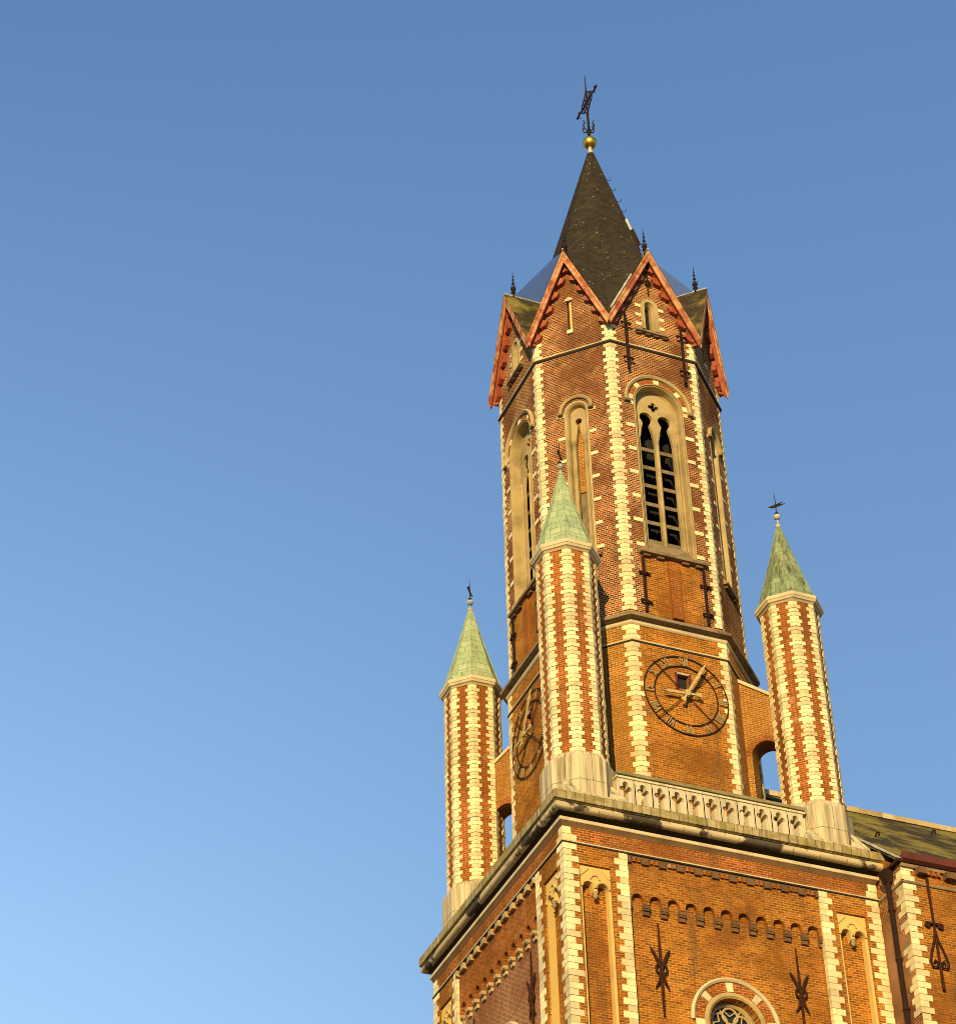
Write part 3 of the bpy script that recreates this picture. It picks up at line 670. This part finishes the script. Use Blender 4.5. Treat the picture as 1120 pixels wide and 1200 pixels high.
# gable finials
for k,r in ((0,3.75),(7,3.85),(6,3.62),(1,3.68)):
    F=Fr(45*k); p=F(0,0,r); m=MB()
    lathe(m,(p.x,p.y),[(.05,24.95),(.05,25.1),(.10,25.16),(.04,25.22),(.09,25.3),(.11,25.36),(.04,25.44),(.03,25.58),(.065,25.62),(.03,25.67),(.025,25.78),(.05,25.82),(.02,25.87),(.018,25.95),(.035,25.98),(.015,26.02),(.006,26.3)],'iron',8)
    for a in range(4):
        aa=R(90*a+20); dv=Vector((math.cos(aa),math.sin(aa),0)); pp=Vector((p.x,p.y,25.3)); tube(m,[pp,pp+dv*.10+Vector((0,0,.06)),pp+dv*.12+Vector((0,0,.14))],.015,'iron',4)
    m.build('gable_finial',T)

# ---- arched flying walls to the turrets
for F,flip in ((RDIAG,1),(DIAG,1),(Fr(-135),-1)):
    # along F.o from r0 to r1, thickness along F.r
    m=MB(); r0,r1=3.70,4.95; G=Fr(0); th=.34
    class Gf:
        def __call__(s,x,z,d): return F.o*x+F.r*(-d if flip>0 else d)+Vector((0,0,z))
    G=Gf(); top0,top1=7.22,6.22
    hole=[(3.98,.15),(4.86,.15)]+arc(4.42,4.32,.44,0,180,14)
    plate(m,G,[(r0,.07),(r1,.07),(r1,top1),(r0,top0)],[hole],th,-th,'brick_tan')
    o=m.build('flying_wall',T)
    m=MB(); m.prism([G(r0,top0,-th-.06),G(r1,top1,-th-.06),G(r1,top1,th+.06),G(r0,top0,th+.06)],[G(r0,top0+.13,-th-.06),G(r1,top1+.13,-th-.06),G(r1,top1+.13,th+.06),G(r0,top0+.13,th+.06)],'mould'); m.build('coping',o)
    m=MB(); n=13
    for side in (th,):
        for i in range(n):
            a0,a1=180*i/n+1.4,180*(i+1)/n-1.4; e=.012 if side>0 else -.012
            extr(m,G,arc(4.42,4.32,.64 if i>2 else .5,a0,a1,2)+arc(4.42,4.32,.445,a1,a0,2),min(side,side+e),max(side,side+e),'brick_hot')
    m.build('arch_ring',o)

# ================================================================== clocks
def clock(F,label):
    rt=F(0,5.60,D1); e=empty('tower_clock',rt,label,'clock',group='tower clocks')
    c=.06; z0=5.60; L=lambda s,z,d:F(s+c,z+z0,D1+d)
    def ring(r,nm):
        m=MB(); n=64
        rings=[[L(rr*math.cos(2*PI*i/n),rr*math.sin(2*PI*i/n),d) for rr,d in ((r-.017,.03),(r+.017,.03),(r+.017,.05),(r-.017,.05))] for i in range(n)]
        m.mesh([p for g_ in rings for p in g_],[(i*4+j,i*4+(j+1)%4,((i+1)%n)*4+(j+1)%4,((i+1)%n)*4+j) for i in range(n) for j in range(4)],'iron'); m.build(nm,e)
    ring(1.46,'outer_ring'); ring(1.10,'inner_ring')
    for a in (45,135,225,315):
        m=MB(); ca,sa=math.cos(R(a)),math.sin(R(a)); r1=1.54; r0=.30
        P=[(r0*ca-.013*sa,r0*sa+.013*ca),(r0*ca+.013*sa,r0*sa-.013*ca),(r1*ca+.013*sa,r1*sa-.013*ca),(r1*ca-.013*sa,r1*sa+.013*ca)]
        extr(m,lambda s,z,d:L(s,z,d),P,.061,.08,'iron'); m.build('stay_bar',e)
    for h,num in enumerate(['XII','I','II','III','IIII','V','VI','VII','VIII','IX','X','XI']):
        th=R(90-30*h); up=Vector((math.cos(th),math.sin(th))); rt_=Vector((up.y,-up.x))
        ws={'I':.075,'V':.15,'X':.15}; tot=sum(ws[ch] for ch in num); x=-tot/2; m=MB()
        def stroke(xa,ya,xb,yb,wd):
            A=rt_*xa+up*ya; B=rt_*xb+up*yb; t=(B-A).normalized(); n_=Vector((-t.y,t.x))*wd/2
            extr(m,L,[tuple(A+n_),tuple(A-n_),tuple(B-n_),tuple(B+n_)],.055,.07,'gilt_dull')
        lo,hi=1.13,1.43
        for ch in num:
            w=ws[ch]
            if ch=='I': stroke(x+w/2,lo,x+w/2,hi,.036)
            if ch=='V': stroke(x+w/2,lo,x+.015,hi,.036); stroke(x+w/2,lo,x+w-.015,hi,.024)
            if ch=='X': stroke(x+.015,hi,x+w-.015,lo,.036); stroke(x+w-.015,hi,x+.015,lo,.024)
            x+=w
        m.build('numeral',e)
    def hand(nm,dx,dz,tail,w,d):
        v=Vector((dx,dz)); ln=v.length; u=v.normalized(); n_=Vector((-u.y,u.x)); m=MB(); hb=Vector((-.06,-.04))
        pr=[(-tail,.05),(-tail*.85,.08),(-tail*.6,.03),(-.1,.03),(0,.09),(.1,.035),(ln*.55,w),(ln*.8,w*1.2),(ln*.9,w*.5),(ln,.008)]
        pr=[(a,b*1.1) for a,b in pr]; P=[tuple(hb+u*a+n_*b) for a,b in pr]+[tuple(hb+u*a-n_*b) for a,b in reversed(pr)]
        extr(m,L,P,d,d+.04,'gilt'); m.build(nm,e)
    hand('minute_hand',.74,1.27,.38,.045,.24); hand('hour_hand',-.82,-.05,.52,.04,.19)
    m=MB(); pts=[L(-.06,-.04,.0),L(-.06,-.04,.29)]; tube(m,pts,[.06,.11],'gilt',10); m.build('hub',e)
    m=MB(); 
    for a,b,c2,d2 in ((-.27,.22,-.22,.82),(.2,.22,.25,.82),(-.27,.77,.25,.84)): extr(m,lambda s,z,d:F(s+.01,z+5.60,D1+d),[(a,b),(c2,b),(c2,d2),(a,d2)],.002,.05,'mould' if b>.5 else 'gutter')
    box(m,F,-.19,.19,5.87,6.37,D1-.3,D1-.13,'dark'); m.build('window_frame',T)  # black box in the hole paints the unlit inside behind the frame
clock(FRONT,'large open iron clock face on the sunlit front side of the tower')
clock(LEFT,'narrow-looking iron clock face on the left side, half hidden by the near turret')

# ================================================================== wall anchors
def anchor_cross(F,s,ztop,zbot,d,label,zc):
    "tall tie iron with ring and crossed curved arms"
    e=empty('wall_anchor',F(s,zbot,d),label,'wall anchor',group='iron wall anchors with crossed arms'); L=lambda a,z,dd=.06:F(s+a,z,d+dd)
    m=MB(); tube(m,[L(.0,ztop),L(.0,zc),L(0,zbot)],[.022,.05,.03],'rust',6); m.build('bar',e)
    m=MB(); tube(m,[L(.17*math.cos(2*PI*k/16),zc+.17*math.sin(2*PI*k/16),.09) for k in range(16)],.035,'rust',6,True); m.build('ring',e)
    for sg in (-1,1):
        m=MB(); tube(m,[L(-sg*.30,zc+.62,.08),L(-sg*.22,zc+.50,.08),L(-sg*.08,zc+.2,.1),L(sg*.02,zc-.1,.1),L(sg*.10,zc-.42,.09),L(sg*.22,zc-.62,.07)],[.02,.042,.045,.045,.04,.015],'rust',6); m.build('arm',e)
for F,a,b in ((FRONT,'on the front wall, left of the arched window','on the front wall, right of the arched window'),(LEFT,'at the far end of the left wall','on the left wall near the tower corner')):
    anchor_cross(F,-2.2,-3.5,-6.4,4.89,'rusty iron wall anchor with crossed arms '+a,-4.95)
    anchor_cross(F,2.2,-3.5,-6.4,4.89,'rusty iron wall anchor with crossed arms '+b,-4.95)
def anchor_bar(F,s,z0,z1,d,label,bolts,name='tie_bar'):
    e=empty(name,F(s,z0,d),label,'wall anchor',group='straight iron tie bars on the belfry')
    m=MB(); box(m,F,s-.04,s+.04,z0,z1,d+.03,d+.09,'iron'); m.build('bar',e)
    for z in bolts:
        m=MB(); 
        tube(m,[F(s-.18,z,d+.06),F(s-.1,z+.02,d+.1),F(s,z,d+.12),F(s+.1,z+.02,d+.1),F(s+.18,z,d+.06)],[.07,.035,.04,.035,.07],'iron',6)
        tube(m,[F(s,z+.1,d+.1),F(s,z-.1,d+.1)],[.05,.05],'iron',6)
        m.build('cross_bolt',e)
for F,nm in ((FRONT,'front'),(LEFT,'left')):
    anchor_bar(F,-1.06,8.62,10.86,D,f'dark iron bar under the {nm} belfry window, '+('beside the near quoins' if nm=='front' else 'far end'),(10.15,9.0))
    anchor_bar(F,1.14,8.62,10.86,D,f'dark iron bar under the {nm} belfry window, '+('beside the right quoins' if nm=='front' else 'near end beside the turret'),(10.15,9.0))
for sx,lb in ((-1.04,'dark iron bar crossing the string course left of the front gable window'),(1.13,'dark iron bar crossing the string course right of the front gable window')):
    anchor_bar(FRONT,sx,19.0,21.6,D+.09,lb,(21.15,19.5))
# small anchor at the top of the front gable
e=empty('gable_anchor',FRONT(.02,23.1,D),'small iron anchor with ring high in the front gable','wall anchor')
m=MB(); tube(m,[FRONT(.02,22.95,D+.06),FRONT(.02,24.2,D+.06)],[.025,.035],'rust',6); m.build('bar',e)
m=MB(); tube(m,[FRONT(.02+.1*math.cos(2*PI*k/12),23.55+.1*math.sin(2*PI*k/12),D+.08) for k in range(12)],.035,'iron',6,True); m.build('ring',e)

# ================================================================== vanes
def vane(x,y,z,kind,label):
    e=empty('weather_vane',(x,y,z),label,'weather vane',group='weather vanes on the corner turrets')
    A=lambda dx,dz,dy=0:Vector((x+dx,y+dy,z+dz)); m=MB()
    lathe(m,(x,y),[(.045,z-.1),(.04,z+.15),(.03,z+.2)],'lead',8); tube(m,[A(0,.1),A(0,1.1),A(0,1.42)],[.02,.014,.006],'iron',5); m.build('rod',e)
    m=MB(); lathe(m,(x,y),[(.02,z+.22)]+[(.115*math.sin(PI*i/8),z+.34-.115*math.cos(PI*i/8)) for i in range(1,8)]+[(.02,z+.46)],'lead',12)
    lathe(m,(x,y),[(.03,z+.46),(.07,z+.5),(.03,z+.54)],'iron',8); m.build('ball',e)
    m=MB(); 
    if kind: 
        P=[(-.26,.76),(-.1,.84),(.28,1.02),(.12,.90),(.34,.94),(.05,.78),(-.12,.72)]; a=R(-20)
    else:
        P=[(-.12,.98),(-.02,1.06),(.03,.82),(.12,.62),(.02,.68),(-.06,.86)]; a=R(10)
    ca,sa=math.cos(a),math.sin(a)
    th=.012; m.prism([A(px*ca+th*sa,pz,px*sa-th*ca) for px,pz in P],[A(px*ca-th*sa,pz,px*sa+th*ca) for px,pz in P],'iron'); m.build('pointer',e)
    return e
vane(-4,-4,13.2,0,'little iron vane over the near turret, seen against the belfry brickwork')
vane(-4,4,13.2,0,'little iron vane standing on the far left turret against the sky')
vane(4,-4,13.3,1,'iron vane with pointed blades on the right hand turret against the sky')
# cross on the spire
e=empty('spire_cross',(0,0,35.05),'ornate black iron cross above the gilded ball on the spire tip','cross')
m=MB(); lathe(m,(0,0),[(.07,34.94),(.06,35.15),(.10,35.3),(.05,35.5),(.05,36.3),(.07,36.35),(.04,36.4),(.03,37.9),(.012,38.75)],'iron',8); m.build('shaft',e)
m=MB()
for k in range(6):
    a=R(60*k+10); dv=Vector((math.cos(a),math.sin(a),0)); tube(m,[dv*.06+Vector((0,0,35.35)),dv*.22+Vector((0,0,35.4)),dv*.26+Vector((0,0,35.6)),dv*.18+Vector((0,0,35.72)),dv*.24+Vector((0,0,35.85))],.025,'iron',5)
m.build('crown',e)
m=MB(); tube(m,[(0,-.86,37.08),(0,.86,37.08)],.035,'iron',6)
for sg in (-1,1):
    tube(m,[(0,sg*.74,36.9),(0,sg*.80,37.08),(0,sg*.74,37.26)],.035,'iron',5); tube(m,[(0,sg*.9+.07*math.cos(2*PI*k/8),37.08+.07*math.sin(2*PI*k/8)) for k in range(8)],.025,'iron',5,True)
m.build('arm',e)
m=MB()
for sy in (-1,1):
    for sz in (-1,1):
        tube(m,[(0,sy*.5,37.08),(0,sy*.46,37.08+sz*.2),(0,sy*.28,37.08+sz*.34),(0,sy*.12,37.08+sz*.5),(0,0,37.08+sz*.72)],.028,'iron',5)
        cy,cz=sy*.22,37.08+sz*.20; tube(m,[(0,cy+.12*math.cos(2*PI*k/10),cz+.12*math.sin(2*PI*k/10)) for k in range(10)],.024,'iron',5,True)
m.build('scrollwork',e)

# ================================================================== nave beside the tower
NX,NY,NT=5.25,-6.35,-.86; RY,RZ=1.5,6.22; EZ=-.84
nv=empty('church_nave',(12,1.5,GZ),'red brick church wing with mossy slate roof joined to the right of the tower','church building')
m=MB()
m.prism([Vector((NX,NY,GZ)),Vector((22,NY,GZ)),Vector((22,9.3,GZ)),Vector((NX,9.3,GZ))],[Vector((NX,NY,NT)),Vector((22,NY,NT)),Vector((22,9.3,NT)),Vector((NX,9.3,NT))],'brick')
m.mesh([(5.26,NY+.2,NT),(5.26,9.1,NT),(5.26,RY,RZ-.3),(21.8,NY+.2,NT),(21.8,9.1,NT),(21.8,RY,RZ-.3)],[(0,1,2),(3,5,4),(0,3,4,1),(0,2,5,3),(1,4,5,2)],'brick')
m.build('nave_wall',nv)
m=MB(); box(m,LEFT,5.0,6.345,GZ,-.87,-5.26,-5.235,'brick_pat'); m.build('nave_side_wall',nv)
m=MB()
for (ya,za,yb,zb) in ((-6.55,EZ,RY,RZ),(9.55,EZ,RY,RZ)):
    yc=ya+(.30 if ya<0 else -.30); zc_=za+.30*(zb-za)/abs(yb-ya)
    P=[Vector((5.2,yc,zc_)),Vector((22.2,yc,zc_)),Vector((22.2,yb,zb)),Vector((5.2,yb,zb))]; up=Vector((0,0,.12))
    m.prism([p-up for p in P],P,'slate_moss')
rf=m.build('nave_roof',nv)
m=MB()
for i in range(37):
    x=5.5+.45*i; r=.11+.012*(i%2); 
    pr=[(-.16,-.10),(-.13,.06),(0,.13+r*.1),(.13,.06),(.16,-.10)]
    m.prism([Vector((x,RY+a*1.3,RZ+b*1.4)) for a,b in pr],[Vector((x+.445,RY+a*1.3,RZ+b*1.4+.01)) for a,b in pr],'stone_w' if i%5 else 'mould')
m.build('ridge_tiles',rf)
m=MB()
for i in range(14):
    y=-6.5+.42*i; z=EZ+(y+6.55)*(RZ-EZ)/(RY+6.55)
    m.prism([Vector((5.17,y,z)),Vector((5.30,y,z)),Vector((5.30,y+.41,z+.34)),Vector((5.17,y+.41,z+.34))],[Vector((5.17,y,z+.05)),Vector((5.30,y,z+.05)),Vector((5.30,y+.41,z+.40)),Vector((5.17,y+.41,z+.40))],'lead')
m.build('verge_flashing',rf)
m=MB()
pr=[(-6.36,-.86),(-6.50,-.86),(-6.62,-.80),(-6.64,-.58),(-6.60,-.58),(-6.36,-.70)]
m.prism([Vector((5.22,a,b)) for a,b in pr],[Vector((22,a,b)) for a,b in pr],'gutter')
pr=[(-6.36,-.97),(-6.44,-.97),(-6.46,-.88),(-6.36,-.88)]
m.prism([Vector((5.22,a,b)) for a,b in pr],[Vector((22,a,b)) for a,b in pr],'corn2')
m.prism([Vector((5.08,a,b)) for a,b in ((-6.5,-.76),(-5.5,-.76),(-5.5,-.86),(-6.5,-.86))],[Vector((5.22,a,b)) for a,b in ((-6.5,-.76),(-5.5,-.76),(-5.5,-.86),(-6.5,-.86))],'rust')
m.build('gutter',nv)
for i in range(12):
    x=5.72+.95*i; 
    for (xa,xb,zt,d,mm,nm) in ((x,x+.27,-1.18,.24,'dark_stone','gutter_bracket'),):
        m=MB(); box(m,FRONT,xa,xb,zt,-.975,-NY-.02,-NY+d,mm); m.build(nm,nv)
    m=MB()
    for k in (0,1,2): box(m,FRONT,x+.36+.17*k,x+.47+.17*k,-1.12,-.975,-NY-.02,-NY+.10,'brick_hot')
    m.build('brick_dentil',nv)
q=MB(); quoin(q,(NX,NY),-90,0,-14.5,-1.50,.40,.44,.27,e=.02); quoin(q,(NX,NY),-90,0,-1.42,-.88,.40,.42,.3,e=.02); q.build('corner_quoins',nv)
m=MB(); pr=[(0,-1.50),(.05,-1.50),(.07,-1.46),(.07,-1.43),(0,-1.42)]
m.prism([Vector((NX-.07,NY-a,b)) for a,b in pr],[Vector((22,NY-a,b)) for a,b in pr],'corn2')
m.prism([Vector((NX-a,NY-.07,b)) for a,b in pr],[Vector((NX-a,-5.1,b)) for a,b in pr],'corn2')
m.build('string_course',nv)
# dormer near the right edge of the picture
def roofz(y): return EZ+(y+6.55)*(RZ-EZ)/(RY+6.55)
dm=MB(); dx=8.55; y0=-5.6; w=1.1; z0=roofz(y0)
dm.mesh([(dx,y0,z0),(dx+2*w,y0,z0),(dx+2*w,y0,z0+.15),(dx+w,y0,z0+1.75),(dx,y0,z0+.15),(dx+w,y0+2.2,z0+1.75)],[(0,1,2,3,4)],'iron')
ap=Vector((dx+w,y0-.2,z0+1.85)); bk=Vector((dx+w,RY-3.1,z0+1.85)); 
for sg in (-1,1):
    lo_=Vector((dx+w+sg*(w+.2),y0-.2,z0+.05)); lb=Vector((dx+w+sg*(w+.2),y0+.3,z0+.05))
    up=Vector((0,0,.1)); dm.prism([lo_,ap,bk,lb],[lo_+up,ap+up,bk+up,lb+up],'slate_moss')
    dm.prism([lo_+Vector((0,-.06,-.04)),ap+Vector((0,-.06,-.04)),ap+Vector((0,0,-.04)),lo_+Vector((0,0,-.04))],[lo_+Vector((0,-.06,.16)),ap+Vector((0,-.06,.16)),ap+Vector((0,0,.16)),lo_+Vector((0,0,.16))],'lead')
dm.build('dormer',nv)
for (x,y) in ((6.4,-.6),(6.6,-3.2),(10.8,-.2)):
    z=roofz(y); m=MB(); tube(m,[Vector((x,y,z)),Vector((x,y-.14,z+.1)),Vector((x,y-.26,z+.02)),Vector((x,y-.2,z-.08))],.03,'iron',5); m.build('roof_hook',rf)
# scroll anchor on the nave wall
e=empty('scroll_anchor',(6.05,NY,-5.1),'tall rusty wall anchor ending in two scrolls on the right hand wing','wall anchor')
A=lambda a,z,d=.07:FRONT(6.05+a,z,-NY+d); zc=-2.75
m=MB(); tube(m,[A(0,-1.05),A(0,-2.5),A(0,-4.9)],[.05,.04,.05],'rust',6); m.build('bar',e)
m=MB()
for sg in (-1,1):
    tube(m,[A(sg*.22+.06*math.cos(2*PI*k/8),zc-.05+.06*math.sin(2*PI*k/8)) for k in range(8)],.05,'rust',5,True)
tube(m,[A(-.2,zc),A(.2,zc)],.05,'rust',6); m.build('cross_bar',e)
for sg in (-1,1):
    m=MB(); tube(m,[A(0,zc-.15),A(sg*.06,zc-.5),A(sg*.22,zc-.95),A(sg*.30,zc-1.25),A(sg*.24,zc-1.42),A(sg*.10,zc-1.42),A(sg*.06,zc-1.28),A(sg*.14,zc-1.2),A(sg*.19,zc-1.29)],.035,'rust',6); m.build('scroll',e)
# drainpipe in the angle
e=empty('drainpipe',(5.12,-5.75,GZ),'dark brown drainpipe running down the angle between tower and right wing','drainpipe')
m=MB(); tube(m,[(5.10,-5.78,-1.2),(5.10,-5.78,GZ)],.085,'iron',10); m.build('pipe',e)
m=MB(); m.prism([Vector((5.0,-5.68,-1.25)),Vector((5.0,-5.88,-1.25)),Vector((5.2,-5.88,-1.25)),Vector((5.2,-5.68,-1.25))],[Vector((4.92,-5.58,-.88)),Vector((4.92,-5.98,-.88)),Vector((5.24,-5.98,-.88)),Vector((5.24,-5.58,-.88))],'iron'); m.build('hopper',e)
for z in (-2.2,-3.8,-5.4,-7.0):
    m=MB(); lathe(m,(5.10,-5.78),[(.09,z),(.115,z+.01),(.115,z+.07),(.09,z+.08)],'rust',10); m.build('pipe_bracket',e)
